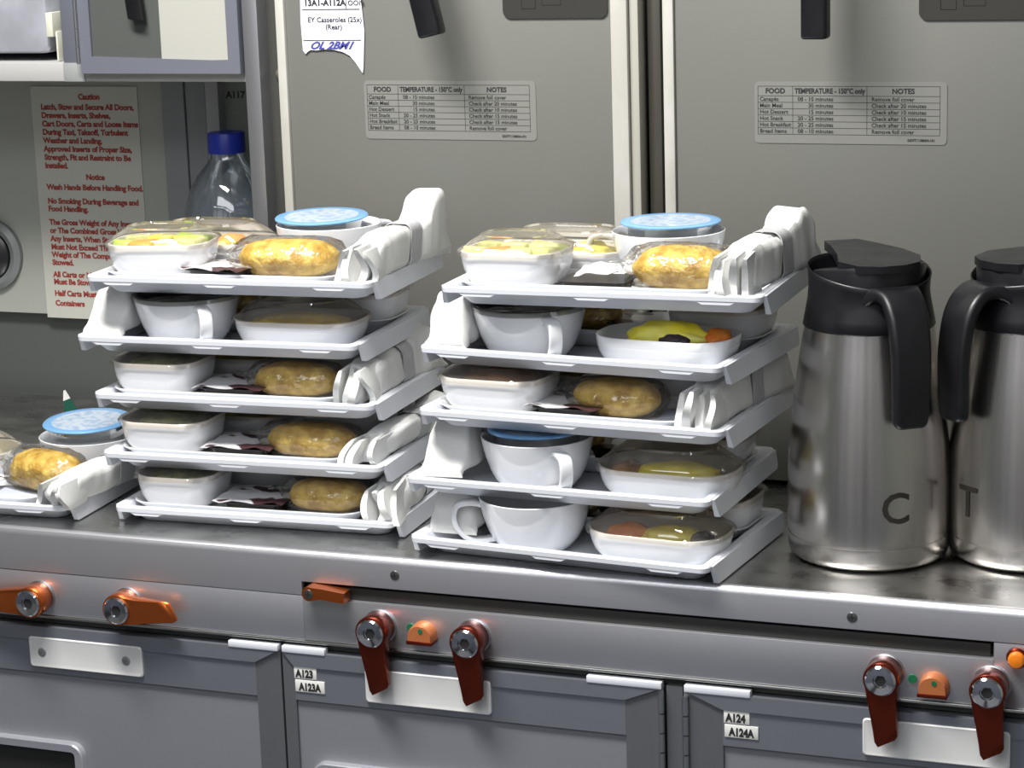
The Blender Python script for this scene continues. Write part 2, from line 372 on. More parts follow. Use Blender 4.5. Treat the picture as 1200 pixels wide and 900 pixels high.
# ------------------------------------------------------------------ cabinet doors below
def rounded_frame(bm, wx, hz, r, band, y0, y1, cx=0, cz=0):
    o = rr(wx, hz, r, 0, 6, cx, cz); i = rr(wx-2*band, hz-2*band, max(r-band, .002), 0, 6, cx, cz)
    def P(l, y): return [(a, y, b) for a, b, c in l]
    loft(bm, [P(o, y1), P(o, y0+.001), P(rr(wx-.002, hz-.002, r, 0, 6, cx, cz), y0), P(i, y0+.0008), P(i, y1)], False, False)
def door(x0, x1, label, hinge_x=None, plate=None, plate_z=(-.0985, -.1265), screws=True, xl=None, handle=None, num=None, nx=0):
    """x0..x1 the door's width; its stiles, top rail with lip, sunk panel"""
    t = thing('cabinet_door', label, 'cabinet door', (0, 0, 0), 0, 'grey doors under the counter')
    zb = -.60; zt = -.089; s = .011; sr = .032
    lx, rx = (s, sr) if hinge_x == 'R' else (sr, s) if hinge_x == 'L' else (.03, .024)
    bm = bmesh.new()
    # stiles with mitred top corners
    prism(bm, [(x0, zt), (x0+.0, zb), (x0+lx, zb), (x0+lx, zt-.013)], -.001, .02)
    ob('stile', finish('stiles', bm, RAILD, False), t); bm = bmesh.new()
    prism(bm, [(x1, zt), (x1-rx, zt-.013), (x1-rx, zb), (x1, zb)], -.001, .02)
    ob('stile', finish('stiles', bm, RAILD, False), t)
    bm = bmesh.new()
    prism(bm, [(x0+.0004, zt), (x0+lx, zt-.013), (x1-rx, zt-.013), (x1-.0004, zt)], -.003, .02)
    prism(bm, [(x0+lx, zt-.0135), (x0+lx, -.1325), (x1-rx, -.1325), (x1-rx, zt-.0135)], -.0012, .02)
    ob('top_rail', finish('top_rail', bm, RAIL, False), t)
    ob('panel', boxme('panel', GREY, (x0+lx, x1-rx, .0015, .02, zb, -.1332)), t)
    if plate:
        bm = bmesh.new(); a, b = plate; cx = (a+b)/2; cz = sum(plate_z)/2; wz = plate_z[0]-plate_z[1]
        def P(l, y): return [(p, y, q) for p, q, _ in l]
        loft(bm, [P(rr(b-a, wz, .003, 0, 5, cx, cz), -.0012), P(rr(b-a, wz, .003, 0, 5, cx, cz), -.0034), P(rr(b-a-.002, wz-.002, .003, 0, 5, cx, cz), -.0042),
                  P(rr(b-a-.006, wz-.006, .002, 0, 5, cx, cz), -.0038)])
        pp = ob('label_holder', finish('label_holder', bm, WHITEP), t)
        if screws:
            for sx in (a+.013, b-.016): ob('screw', SCRL, pp, (sx, -.0038, cz))
    for a, b in ((x0+.0008, x0+(.055 if hinge_x == 'L' else .041)), (x1-(.064 if hinge_x == 'R' else .048), x1-.0008)):
        if hinge_x is None and a < x0+.01: continue
        ob('white_strip', boxme('strip', mat('strip_white', (.74, .76, .82), .4), (a, b, -.0040, .004, -.0900, -.0842), bev=.0008), t)
    if hinge_x:
        hx = x1-.0015 if hinge_x == 'R' else x0+.0015
        bm = bmesh.new(); z = -.094
        while z > -.42:
            tube(bm, [(hx, -.003, z), (hx, -.003, z-.0155)], .0026, 10); z -= .0165
        ob('hinge', finish('hinge', bm, mat('hinge_steel', (.62, .63, .66), .3, 1)), t)
    if handle:
        a, b, z1 = handle; cx = (a+b)/2; hz = .060
        bm = bmesh.new(); rounded_frame(bm, b-a, hz, .012, .008, -.006, .0016, cx, z1-hz/2)
        ob('handle', finish('handle', bm, mat('handle_satin', (.74, .75, .80), .24, .7)), t)
        ob('handle_recess', boxme('recess', BLACKM, (a+.006, b-.006, .0004, .0012, z1-hz+.006, z1-.006)), t)
    if num:
        for k, (s_, dx, w_) in enumerate(((num, 0, .021), (num+'A', .0005, .0275))):
            st = ob('number_sticker', boxme('sticker', STICK, (nx+dx, nx+dx+w_, -.0022, -.0010, -.1130-.0117*k, -.1022-.0117*k), bev=.0004), t)
            text('number_print', s_, nx+dx+.0018+.002*k, -.0024, -.1112-.0117*k, .0092, INK, st, .00045, width=w_-.0045-.002*k)
door(-.72, -.2135, 'grey cabinet door at left with white label holder and two screws, lever pointing right above', None, (-.461, -.347), handle=(-.66, -.414, -.196))
door(-.2115, .1265, 'middle grey cabinet door numbered A123, hinge on its right', 'R', (-.134, -.021), (-.0975, -.127), False, handle=(-.187, .02, -.186), num='A123', nx=-.2008)
door(.1435, .60, 'right grey cabinet door numbered A124, hinge on its left', 'L', (.288, .401), (-.0965, -.127), False, num='A124', nx=.1765)
structure('trim_10', boxme('door_post', RAILD, (.1285, .1420, .001, .02, -.60, -.0875)))

# ------------------------------------------------------------------ latches
def latch_parts(ang, mlever):
    c, s = math.cos(ang), math.sin(ang)
    def T(a, y, b): return (a*c-b*s, y, a*s+b*c)     # a along the lever, b across
    # outline: round head then tapering tongue along +a
    def outline(rh, L, wt, n=26):
        pts = []
        for i in range(n+1):
            th = R(62)+ (2*math.pi-2*R(62))*i/n
            pts.append((rh*math.cos(th), rh*math.sin(th)))
        b0 = pts[-1]; out = pts[:]
        for k in (.25, .5, .75, .92):
            f = k; wv = abs(b0[1])*(1-f)**1.5+wt*(1-(1-f)**1.5)
            out.append((b0[0]+(L-b0[0])*k, -wv))
        out += [(L, -wt*.75), (L, wt*.75)]
        for k in (.92, .75, .5, .25):
            wv = abs(b0[1])*(1-k)**1.5+wt*(1-(1-k)**1.5)
            out.append((b0[0]+(L-b0[0])*k, wv))
        return out
    o = outline(.0140, .056, .0088)
    def ring(y, k, fr=0):
        out = []
        for a, b in o:
            g = max(0, (a-.012)/.043)
            yy = y+fr*min(1, g*1.1)
            out.append(T(a*k-.007*g*(b > 0), yy, b*k+.0035*g))   # tip swings slightly to one side and is cut aslant
        return out
    bm = bmesh.new()
    loft(bm, [ring(-.008, .95, -.004), ring(-.0095, 1, -.004), ring(-.0200, 1, .004), ring(-.0214, .96, .0045)])
    loft(bm, [[(x, -zz, y) for x, y, _ in circle(r, 0, 36)] for r, zz in ((.0128, .0015), (.0139, .0028), (.0139, .0195))])
    lever = finish('lever', bm, mlever, angle=45)
    return lever
def ycyl(bm, prof, n=32, mi=0): loft(bm, [[(x, -zz, y) for x, y, _ in circle(r, 0, n)] for r, zz in prof], mi=mi)
bm = bmesh.new(); ycyl(bm, ((.0146, 0), (.0146, .0014), (.0138, .0020), (.0125, .0024))); COLLAR = finish('collar', bm, mat('collar_steel', (.40, .40, .42), .35, 1))
bm = bmesh.new(); ycyl(bm, ((.0120, .0205), (.0120, .0224), (.0106, .0238), (.0056, .0234), (.0050, .0218))); ycyl(bm, ((.0046, .0217), (.0046, .02195)), 6, 1)
CAP = finish('cap', bm, [CHROME, BLACKM])
def latch(x, z, ang, label, mm):
    t = thing('turn_latch', label, 'latch', (x, 0, z), 0, 'orange turn latches on the rail')
    ob('collar', COLLAR, t); ob('lever', latch_parts(R(ang), mm), t); ob('chrome_cap', CAP, t)['label'] = 'chrome cap with hexagonal socket'
latch(-.447, -.0615, 180, 'orange turn latch pointing left, at the left photo edge', COPPER)
latch(-.3585, -.0605, -3, 'orange turn latch pointing right, above the white label holder with two screws', COPPER)
latch(-.119, -.0595, -90, 'dark orange latch hanging down, nearest to the A123 stickers', COPPERD)
latch(-.035, -.0605, -90, 'dark orange latch hanging down, right of the middle half-round knob', COPPERD)
latch(.3055, -.0585, -90, 'dark orange latch hanging down, nearest to the A124 stickers', COPPERD)
latch(.3860, -.0600, -90, 'dark orange latch hanging down, at the right photo edge under the amber knob', COPPERD)
def half_knob(x, z, label):
    t = thing('indicator_knob', label, 'knob', (x, 0, z), 0, 'small orange half-round knobs')
    bm = bmesh.new(); pts = [(.0110*math.cos(R(a)), .0110*math.sin(R(a))) for a in range(0, 181, 12)]+[(-.011, -.003), (.011, -.003)]
    rings = [[(a*k, y, b*k+dz) for a, b in pts] for k, y, dz in ((1.05, 0, 0), (1, -.010, 0), (.92, -.0125, 0))]
    loft(bm, rings)
    ob('knob', finish('knob', bm, COPPERL, angle=40), t)
    ob('ledge', boxme('ledge', COPPERD, (-.0115, .0115, -.013, 0, -.006, -.0028), bev=.0006), t)
    bm = bmesh.new(); ycyl(bm, ((.0020, .0120), (.0020, .0130)), 16)
    ob('green_dot', finish('dot', bm, GREEN), t, (.0015, 0, .0062))
half_knob(-.0795, -.0630, 'small orange half-round knob with green dot, between the middle pair of latches')
half_knob(.3430, -.0660, 'small orange half-round knob with green dot, between the right pair of latches')
for x, z, s in ((-.0915, -.0585, 'middle'), (.3260, -.0620, 'right')):
    bm = bmesh.new(); ycyl(bm, ((.0036, 0), (.0034, .0012)), 20)
    tag(ob('green_indicator', finish('green_indicator', bm, GREEN), None, (x, 0, z)), 'green dot on the rail left of the %s half-round knob' % s, 'indicator dot')
# small lever on the pull-out shelf
t = thing('shelf_latch', 'small orange lever at the left end of the long dark slot', 'latch', (-.178, 0, -.0330))
bm = bmesh.new(); pts = [(.0062*math.cos(R(a)), .0062*math.sin(R(a))) for a in range(70, 291, 20)]+[(.010, -.0040), (.032, -.0058), (.0325, .0030), (.012, .0052)]
prism(bm, pts, -.013, 0); bevel_all(bm, .0007)
ob('lever', finish('lever', bm, COPPER), t)
ob('screw', SCR, t, (0, -.0130, 0))
# amber knob at the right edge
t = thing('amber_knob', 'small round glowing amber knob at the right end of the slot', 'knob', (.4050, 0, -.0370))
bm = bmesh.new(); ycyl(bm, ((.0082, 0), (.0082, .004), (.0070, .0055))); ob('bezel', finish('bezel', bm, COPPERD), t)
bm = bmesh.new(); ycyl(bm, ((.0062, .005), (.0062, .009), (.0050, .011), (.002, .0118))); ob('cap', finish('cap', bm, AMBER), t)

MARK = set(col.objects)
# ------------------------------------------------------------------ ovens
def food_label(t, x0, x1, z0, z1):
    y = .2594
    bm = bmesh.new(); l = rr(x1-x0, z1-z0, .004, 0, 5, (x0+x1)/2, (z0+z1)/2)
    loft(bm, [[(a, .2602, b) for a, b, _ in l], [(a, y, b) for a, b, _ in l]])
    pl = ob('temperature_placard', finish('placard', bm, LABEL), t)
    mx = .003; a, b = x0+mx, x1-.006; zt = z1-.004; H = (z1-z0)-.012
    rows = [zt, zt-H*.20]+[zt-H*(.20+.80*k/6) for k in range(1, 7)]; cx = [a, a+(b-a)*.195, a+(b-a)*.605, b]
    bm = bmesh.new(); h = .00022
    for z in rows: box(bm, a, b, y-.0001, y+.0001, z-h, z+h)
    for x in cx: box(bm, x-h, x+h, y-.0001, y+.0001, rows[-1], rows[0])
    ob('table_grid', finish('grid', bm, INK, False), pl)
    def T(s, x, z, sz, bold=.0, al='LEFT', wd=None): text('print', s, x, y-.0002, z, sz, INK, pl, bold, al, width=wd)
    hz = rows[1]+.0024
    T('FOOD', (cx[0]+cx[1])/2, hz, .0062, .0002, 'CENTER'); T('TEMPERATURE - 150\u00b0C only', (cx[1]+cx[2])/2, hz, .0062, .0002, 'CENTER', (cx[2]-cx[1])*.95)
    T('NOTES', (cx[2]+cx[3])/2, hz, .0062, .0002, 'CENTER')
    for k, (p, q, r_) in enumerate((('Canap\u00e9s', '08 - 10 minutes', 'Remove foil cover'), ('Main Meal', '30 minutes', 'Check after 20 minutes'), ('Hot Dessert', '15 minutes', 'Check after 10 minutes'),
                                    ('Hot Snack', '20 - 25 minutes', 'Check after 15 minutes'), ('Hot Breakfast', '20 - 25 minutes', 'Check after 15 minutes'), ('Bread Items', '08 - 10 minutes', 'Remove foil cover'))):
        z = rows[k+2]+.0013
        T(p, cx[0]+.0015, z, .0050, .00005); text('print', q, cx[1]+(cx[2]-cx[1])*.55, y-.0002, z, .0050, INK, pl, .00005, 'RIGHT'); T(r_, cx[2]+.004, z, .0050, .00005)
    text('print', 'DD7T1138034-101', x1-.010, y-.0002, z0+.0028, .0030, INK, pl, .0001, 'RIGHT')
def oven(label, x0, x1, strips, handle, rot, cp):
    t = thing('oven', label, 'oven', (0, 0, 0))
    ob('body', boxme('body', mat('oven_body', (.10, .10, .095), .5, .3), (x0+.002, x1-.002, .285, .44, .0, .62)), t)
    ob('door_panel', boxme('door_panel', OVEN, (x0, x1, .260, .284, .018, .60), bev=.0015), t)
    for a, b, mm, dy in strips:
        ob('door_edge', boxme('door_edge', mm, (a, b, .260-dy, .284, .018, .60), bev=.001), t)
    ob('gap_block', boxme('gap_block', BLACKM, (x0, x1, .275, .30, 0, .018)), t)  # black block filling the gap under the oven door
    # handle: black lever, pivot above the frame
    hx, hz, hw = handle; bm = bmesh.new()
    box(bm, -hw/2, hw/2, -.018, 0, -.003, .115, .003, 3); box(bm, -hw/2*.8, hw/2*.8, -.002, .045, .085, .108, .003)
    me = finish('handle', bm, BLACK); o = ob('handle', me, t, (hx, .215, hz)); o.rotation_euler = (0, rot, 0)
    a, b, z = cp
    bm = bmesh.new(); l = rr(b-a, .16, .007, 0, 6, (a+b)/2, z+.08)
    loft(bm, [[(p, .2605, q) for p, q, _ in l], [(p, .258, q) for p, q, _ in l]])
    c = ob('control_panel', finish('control_panel', bm, PANELD), t)
    bm = bmesh.new(); rounded_frame(bm, .015, .014, .001, .0006, .2576, .258, a+.025, z+.015); rounded_frame(bm, .020, .010, .001, .0006, .2576, .258, a+.047, z+.016)
    ob('display_frame', finish('display_frame', bm, BLACKM), c)
    return t
o1 = oven('left galley oven with torn paper note on its grey door', -.3015, .0205, [(-.311, -.302, OVENW, .003), (.021, .0365, OVENW, .003), (.0372, .0455, OVENC, -.002)], (-.130, .432, .022), R(-13), (-.0815, .0185, .4405))
food_label(o1, -.2235, -.0525, .3285, .3835)
o2 = oven('right galley oven with no note on its door, behind the steel flasks', .0800, .62, [(.0695, .0795, OVENW, .003)], (.2200, .4280, .0225), 0, (.297, .42, .4365))
food_label(o2, .1525, .3215, .3290, .3835)
t = tag(ob('gap_column', boxme('gap_column', mat('column_brown', (.10, .095, .08), .3, .6), (.048, .063, .275, .30, 0, .6), bev=.006)), 'dark round-edged metal column in the gap between the two ovens', 'column')
structure('wall_gap', boxme('wall_gap', BLACKM, (.040, .0790, .31, .33, 0, .6)))
# left post
structure('trim_11', boxme('bay_edge_post', mat('post_steel', (.36, .36, .38), .35, .8), (-.345, -.329, .255, .44, 0, .62), bev=.001))
structure('trim_12', boxme('post_gap', mat('post_gap', (.045, .045, .040), .5), (-.329, -.311, .275, .44, 0, .62)))
tag(ob('striker_knob', blob('striker', mat('striker', (.10, .09, .07), .4), .0035, .004, .006), None, (-.317, .272, .388)), 'small dark striker in the black gap left of the ovens', 'striker')
# torn paper note
bm = bmesh.new()
xs = [-.2840, -.2220]; bot = [(-.2840, .4120), (-.2815, .4085), (-.2795, .4105), (-.276, .4125), (-.270, .4120), (-.262, .4130), (-.252, .4125), (-.243, .4105), (-.236, .4070), (-.230, .4000), (-.2235, .3905), (-.2225, .3960), (-.2200, .4300), (-.2230, .4700), (-.2230, .50), (-.2830, .50), (-.2850, .44)]
prism(bm, bot, .2580, .2588)
nt_ = ob('paper_note', finish('paper_note', bm, PAPER, False)); tag(nt_, 'torn white paper note with casserole text hanging on the left oven door', 'paper note')
for s, x, z, sz, b_, mm in (('13A1-A112A', -.2805, .4540, .0080, .0003, INK), ('OOI9', -.2355, .4540, .0068, .0001, INK), ('EY Casseroles (25x)', -.2775, .4385, .0068, .0001, INK), ('(Rear)', -.2595, .4318, .0068, .0001, INK)):
    text('print', s, x, .2577, z, sz, mm, nt_, b_, width={'13A1-A112A': .042, 'EY Casseroles (25x)': .055}.get(s))
text('handwriting', 'OL 2BM1', -.277, .2576, .4135, .0095, BLUEI, nt_, .0003, shear=.5, width=.045)
bm = bmesh.new(); box(bm, -.283, -.2235, .2572, .2578, .4504, .4508); box(bm, -.283, -.2235, .2572, .2578, .4215, .4219); box(bm, -.2375, -.2371, .2572, .2578, .4506, .49)
ob('note_lines', finish('note_lines', bm, INK, False), nt_)

# ------------------------------------------------------------------ overhead cabinet at top left
structure('trim_13', boxme('overhead_shelf', mat('shelf_edge', (.42, .42, .41), .45), (-1.2, -.3455, .262, .44, .3815, .4000), bev=.001))
structure('trim_14', boxme('overhead_back', BLACKM, (-1.2, -.35, .425, .438, .400, .62)))
structure('trim_15', boxme('overhead_post', CAB, (-.5475, -.5235, .262, .43, .4000, .62), bev=.001))
structure('trim_16', boxme('overhead_post_foot', mat('shelf_edge_dark', (.30, .31, .31), .5), (-.5475, -.5235, .2605, .30, .3815, .4000), bev=.0005))
t = thing('storage_box', 'scuffed light grey metal box in the open overhead compartment', 'storage box', (-.66, .33, .4005))
bm = bmesh.new(); loft(bm, [[(a, y, b+.075) for a, b, _ in rr(.175-k, .135-k, .008, 0, 6)] for y, k in ((.07, .0), (-.048, 0), (-.051, .004), (-.052, .012))])
ob('shell', finish('shell', bm, mat('scuffed_grey', (.44, .45, .50), .45, .3, c2=(.36, .37, .41), cs=(25, 25, 25))), t)
tag(ob('compartment_catch', boxme('catch', mat('catch_cream', (.62, .62, .52), .5), (-.5695, -.5620, .270, .30, .425, .449), (-.5625, -.5605, .275, .30, .4005, .430), bev=.0006)), 'small cream catch between grey box and overhead post', 'catch')
t = thing('overhead_door', 'hinged overhead cabinet door with grey frame, painted dark and cream reflections', 'cabinet door')
bm = bmesh.new(); x0, x1, z0, z1 = -.5205, -.3470, .3905, .60
prism(bm, [(x0, z0), (x1, z0), (x1-.0125, z0+.0125), (x0+.0125, z0+.0165)], .250, .261)
prism(bm, [(x0, z0), (x0+.0125, z0+.0165), (x0+.0125, z1), (x0, z1)], .250, .261)
prism(bm, [(x1, z0), (x1, z1), (x1-.0125, z1), (x1-.0125, z0+.0125)], .250, .261)
ob('frame', finish('frame', bm, CAB, False), t)
ob('dark_reflection', boxme('dark_reflection', mat('dark_reflection', (.085, .09, .085), .25), (x0+.0125, -.4320, .2535, .261, z0+.013, z1)), t)  # dark half of the mirroring panel, reflection put into the colour
ob('cream_reflection', boxme('cream_reflection', CREAM, (-.4320, x1-.0125, .2525, .261, z0+.013, z1)), t)  # pale half of the same panel, also a painted reflection
bm = bmesh.new(); z = .400
while z < .60:
    tube(bm, [(x0-.0015, .2485, z), (x0-.0015, .2485, z+.0165)], .0018, 8); z += .0178
ob('hinge', finish('hinge', bm, mat('hinge_light', (.5, .5, .5), .3, 1)), t)
bm = bmesh.new(); box(bm, -.008, .008, -.010, 0, 0, .10, .002, 2)
for v in bm.verts:
    if v.co.z < .03: v.co.z -= v.co.x*.25
o = ob('handle_reflection', finish('handle_reflection', bm, BLACK), t, (-.452, .250, .4425)); o.rotation_euler = (0, R(-6), 0)  # solid black piece standing in for a handle reflected in the door

settle(MARK, .9958, -.0262, .04, .9845, -.0134)

# ------------------------------------------------------------------ water bottle
t = thing('water_bottle', 'large clear plastic water bottle with blue cap in the left bay', 'bottle', (-.4600, .420, 0))
t.scale = (1.05, 1.05, .925)
bm = bmesh.new(); prof = [(.036, 0), (.043, .004), (.045, .012)]
z = .02
while z < .22: prof += [(.0452, z), (.0430, z+.005), (.0430, z+.008), (.0452, z+.013)]; z += .022
prof += [(.0452, .232), (.0435, .242), (.038, .262), (.030, .278), (.0205, .290), (.0165, .296), (.0165, .308)]
lathe(bm, prof, 48, True, False)
ob('shell', finish('shell', bm, BOTTLE, angle=60), t)
bm = bmesh.new(); n = 60; prof = [(.0178, .302), (.0178, .322), (.0168, .3245), (.005, .3250)]
loft(bm, [[(r*(1+.025*(i % 2))*math.cos(2*math.pi*i/n), r*(1+.025*(i % 2))*math.sin(2*math.pi*i/n), z) for i in range(n)] for r, z in prof])
ob('cap', finish('cap', bm, BCAP), t)

# ------------------------------------------------------------------ tail fin ornament at far left
t = thing('tail_fin', 'tiny green and white tail-fin shaped piece behind the blue foil lid', 'fin', (-.5590, .2500, .0)); t.scale = (1, 1, .94)
bm = bmesh.new(); prism(bm, [(-.006, 0), (-.0075, .050), (-.0065, .0665), (.0075, .044), (.010, 0)], -.0015, .0015); bevel_all(bm, .0004, 1)
ob('fin', finish('fin', bm, FIN, False), t)
bm = bmesh.new(); prism(bm, [(-.0077, .056), (-.0066, .0672), (-.0015, .0585)], -.0018, .0018); ob('white_tip', finish('tip', bm, STICK, False), t)
bm = bmesh.new(); tube(bm, bez([(-.005, -.0018, .030), (-.002, -.0018, .040), (.004, -.0018, .0445), (.007, -.0018, .041), (.003, -.0018, .0385)], 16), .0016, 6)
ob('white_swirl', finish('swirl', bm, STICK), t)

# ------------------------------------------------------------------ steel flasks
def flask(x, y, hang, letter, lang, label):
    """hang: direction of the handle, lang: direction of the letter (radians in plan)"""
    t = thing('coffee_flask', label, 'flask', (x, y, 0), 0, 'steel galley flasks')
    bm = bmesh.new()
    prof = [(.040, .0), (.058, .001), (.0635, .005), (.0648, .010), (.0648, .0205), (.0640, .0210), (.0640, .0218), (.0648, .0223), (.0652, .045), (.0650, .070), (.0642, .090), (.0625, .110), (.0602, .130), (.0575, .150), (.0548, .168), (.0520, .186), (.0515, .190)]
    lathe(bm, prof, 72); ob('body', finish('body', bm, FLASK, angle=50), t)
    # collar, rim drops towards the handle
    bm = bmesh.new(); n = 72
    def ring(r, z, slope=0.):
        out = []
        for i in range(n):
            a = 2*math.pi*i/n; d = math.cos(a-hang)
            out.append((r*math.cos(a), r*math.sin(a), z-slope*(.5+.5*d)**1.5))
        return out
    loft(bm, [ring(.0513, .1895), ring(.0525, .1910), ring(.0508, .200, 0), ring(.0488, .212, .003), ring(.0478, .222, .008), ring(.0482, .235, .014), ring(.0490, .2405, .016), ring(.0482, .2415, .016), ring(.0462, .2390, .016), ring(.0455, .215, .003)])
    ob('collar', finish('collar', bm, BLACK, angle=60), t)
    # lid: disc with raised wedge ending in a beak opposite the handle
    ld = ob('lid', None, t)
    bm = bmesh.new(); loft(bm, [[(x, y, z+(zs*(.5+.5*(x*math.cos(hang)+y*math.sin(hang))/.045))) for x, y, z in circle(r, z0_, 64)] for r, z0_, zs in ((.0440, .212, 0), (.0446, .2270, .014), (.0438, .2290, .0145), (.040, .2295, .0145))])
    me = finish('lid_disc', bm, BLACK, angle=45)
    ob('lid_plug', me, ld)
    bm = bmesh.new()
    pts = [(.038, -.026), (.0455, -.010), (.0455, .010), (.038, .026), (.018, .036), (-.008, .033), (-.036, .022), (-.060, .016), (-.062, -.012), (-.036, -.017), (-.008, -.024), (.018, -.034)]
    low = [bm.verts.new((a, b, .2375+.0035*(a < -.03))) for a, b in pts]
    def topz(a): return .2435+.0050*max(0, min(1, (.045-a)/.08))
    hi = [bm.verts.new((a, b, topz(a))) for a, b in pts]
    for i in range(len(pts)):
        j = (i+1) % len(pts); bm.faces.new((low[i], low[j], hi[j], hi[i]))
    bm.faces.new(hi); bm.faces.new(list(reversed(low)))
    bevel_all(bm, .0015, 2)
    me = finish('lid_lever', bm, BLACK, angle=35); me.transform(Matrix.Rotation(hang, 4, 'Z')); ob('pour_lever', me, ld)
    # handle
    path = bez([(.030, 0, .2080), (.0455, 0, .2210), (.0600, 0, .2200), (.0710, 0, .2080), (.0765, 0, .190), (.0790, 0, .168), (.0785, 0, .145), (.0780, 0, .130), (.0780, 0, .122)], 36)
    bm = bmesh.new(); rings = []; N = len(path)
    for i, p in enumerate(path):
        k = i/(N-1); tn = (path[min(i+1, N-1)]-path[max(i-1, 0)]).normalized(); nn = Vector((tn.z, 0, -tn.x))
        wd = .0285+.008*(1-k)+.022*max(0, 1-k/.25)**1.4 if k < .9 else .0285*(1-.25*((k-.9)/.1)**2)
        th = .0075 if k < .97 else .0055
        rg = rr(wd, th*1.5, th*.6, 0, 4)
        rings.append([p+Vector((0, 1, 0))*a+nn*b for a, b, _ in rg])
    loft(bm, rings)
    me = finish('handle', bm, BLACK, angle=50); me.transform(Matrix.Rotation(hang, 4, 'Z')); ob('handle', me, t)
    # etched letter bent round the body
    me = text_me('etched_letter', letter, .035, mat('etched', (.018, .015, .010), .6), .0004, 'CENTER')
    bl = bmesh.new(); bl.from_mesh(me)
    for _ in range(3):
        es = [e for e in bl.edges if e.calc_length() > .0035]
        if es: bmesh.ops.subdivide_edges(bl, edges=es, cuts=1); bmesh.ops.triangulate(bl, faces=bl.faces)
    bl.to_mesh(me); bl.free(); bpy_r = .0656
    for v in me.vertices:
        a = lang+v.co.x/bpy_r; zz = v.co.z
        v.co = Vector(((bpy_r+zz*.5)*math.cos(a), (bpy_r+zz*.5)*math.sin(a), .0425+v.co.y))
    ob('etched_letter', me, t)
camd = R(-90)+yaw
flask(.2665, .1165, camd+R(15), 'C', camd+R(10), 'steel flask etched with a letter C, black handle at front')
flask(.3910, .1460, camd-R(62), 'T', camd-R(60), 'steel flask etched with a letter T, cut by the right photo edge')

# ------------------------------------------------------------------ tableware meshes
def tray_me():
    bm = bmesh.new(); k = 6
    loft(bm, [rr(.229, .134, .008, 0, k), rr(.233, .137, .010, .0004, k), rr(.249, .162, .008, .0125, k), rr(.262, .180, .007, .0128, k), rr(.2625, .1805, .007, .0165, k),
              rr(.261, .179, .007, .0175, k), rr(.250, .1665, .007, .0172, k), rr(.2465, .163, .007, .0162, k), rr(.232, .136, .007, .0022, k), rr(.226, .130, .007, .0018, k)])
    for x in (-.100, -.005, .095):   # moulded lugs under both long edges
        for s in (-1, 1):
            vs = [(x-.016, .0125), (x-.011, .0100), (x+.011, .0100), (x+.016, .0125)]
            prism(bm, vs, s*.0895, s*.076)
    return finish('tray', bm, TRAY, angle=30)
def flap_me(s):
    bm = bmesh.new(); a = [(-.082, .0168), (.084, .0168), (.084, .0040), (.081, .001), (-.0735, .001)]
    ins = [(s*.1303, y, z) for y, z in a]; outs = [(s*(.1309+.0022+(.0168-z)*.12), y, z) for y, z in a]
    v0 = [bm.verts.new(p) for p in ins]; v1 = [bm.verts.new(p) for p in outs]; n = len(a)
    for i in range(n): bm.faces.new((v0[i], v0[(i+1) % n], v1[(i+1) % n], v1[i]))
    bm.faces.new(v0); bm.faces.new(list(reversed(v1)))
    return finish('side_flap', bm, TRAY, False)
ME = {}
def cached(key, fn):
    if key not in ME: ME[key] = fn()
    return ME[key]
def dish_me(wx, dy, h, base=.62, r=.025, lip=.0):
    bm = bmesh.new(); rings = []; k = 8
    for f, z in ((0, 0), (.05, .0006), (.34, .07*h), (.62, .20*h), (.80, .38*h), (.905, .56*h), (.955, .70*h), (.965, .74*h), (.962, .76*h), (.985, .79*h), (1, h)):
        q = base+(1-base)*f; rings.append(rr(wx*q, dy*q, r*q, z, k))
    rings.append(rr(wx-.0015, dy-.0015, r, h+.0006, k)); t_ = .0022
    rings.append(rr(wx-2*t_, dy-2*t_, r-t_, h-.0002, k))
    for f, z in ((.95, .80), (.86, .50), (.70, .33), (.34, .16), (0, .11)):
        q = base+(1-base)*f; rings.append(rr(wx*q-2*t_, dy*q-2*t_, r*q, h*z+.0006, k))
    loft(bm, rings); return finish('dish', bm, CHINA, angle=60)
def plate_me():
    bm = bmesh.new(); k = 8
    loft(bm, [rr(.176, .040, .012, 0, k), rr(.180, .044, .014, .0006, k), rr(.196, .056, .017, .0060, k), rr(.210, .067, .020, .0125, k), rr(.220, .074, .022, .0165, k), rr(.2195, .0735, .022, .0175, k), rr(.216, .070, .021, .0172, k),
              rr(.205, .062, .018, .0130, k), rr(.190, .050, .014, .0090, k), rr(.176, .040, .012, .0080, k)])
    return finish('plate', bm, CHINA, angle=60)
def lid_me(wx, dy, h, r=.025):
    bm = bmesh.new(); k = 8
    loft(bm, [rr(wx+.004, dy+.004, r, -.0035, k), rr(wx+.0045, dy+.0045, r, -.0005, k), rr(wx+.002, dy+.002, r, .0012, k), rr(wx-.004, dy-.004, r, .0016, k), rr(wx*.90, dy*.88, r, h*.42, k), rr(wx*.76, dy*.72, r*.9, h*.80, k), rr(wx*.70, dy*.64, r*.8, h*.86, k),
              rr(wx*.68, dy*.62, r*.8, h, k), rr(wx*.65, dy*.58, r*.75, h, k), rr(wx*.63, dy*.56, r*.7, h*.90, k)], False, True)
    return finish('lid', bm, LID, angle=40)
def cup_me(h=.0445):
    bm = bmesh.new(); s = h/.0465
    lathe(bm, [(.022, .0015), (.0265, 0), (.0280, .0010), (.0310, .0035*s), (.0365, .0105*s), (.0405, .0195*s), (.0438, .0305*s), (.0460, .0400*s), (.0470, h), (.0462, h+.0005), (.0450, h-.0008), (.0440, .0400*s), (.0418, .0305*s), (.0386, .0200*s), (.0345, .0115*s), (.027, .0050*s), (.020, .0040)], 56)
    return finish('cup', bm, CHINA, angle=60)
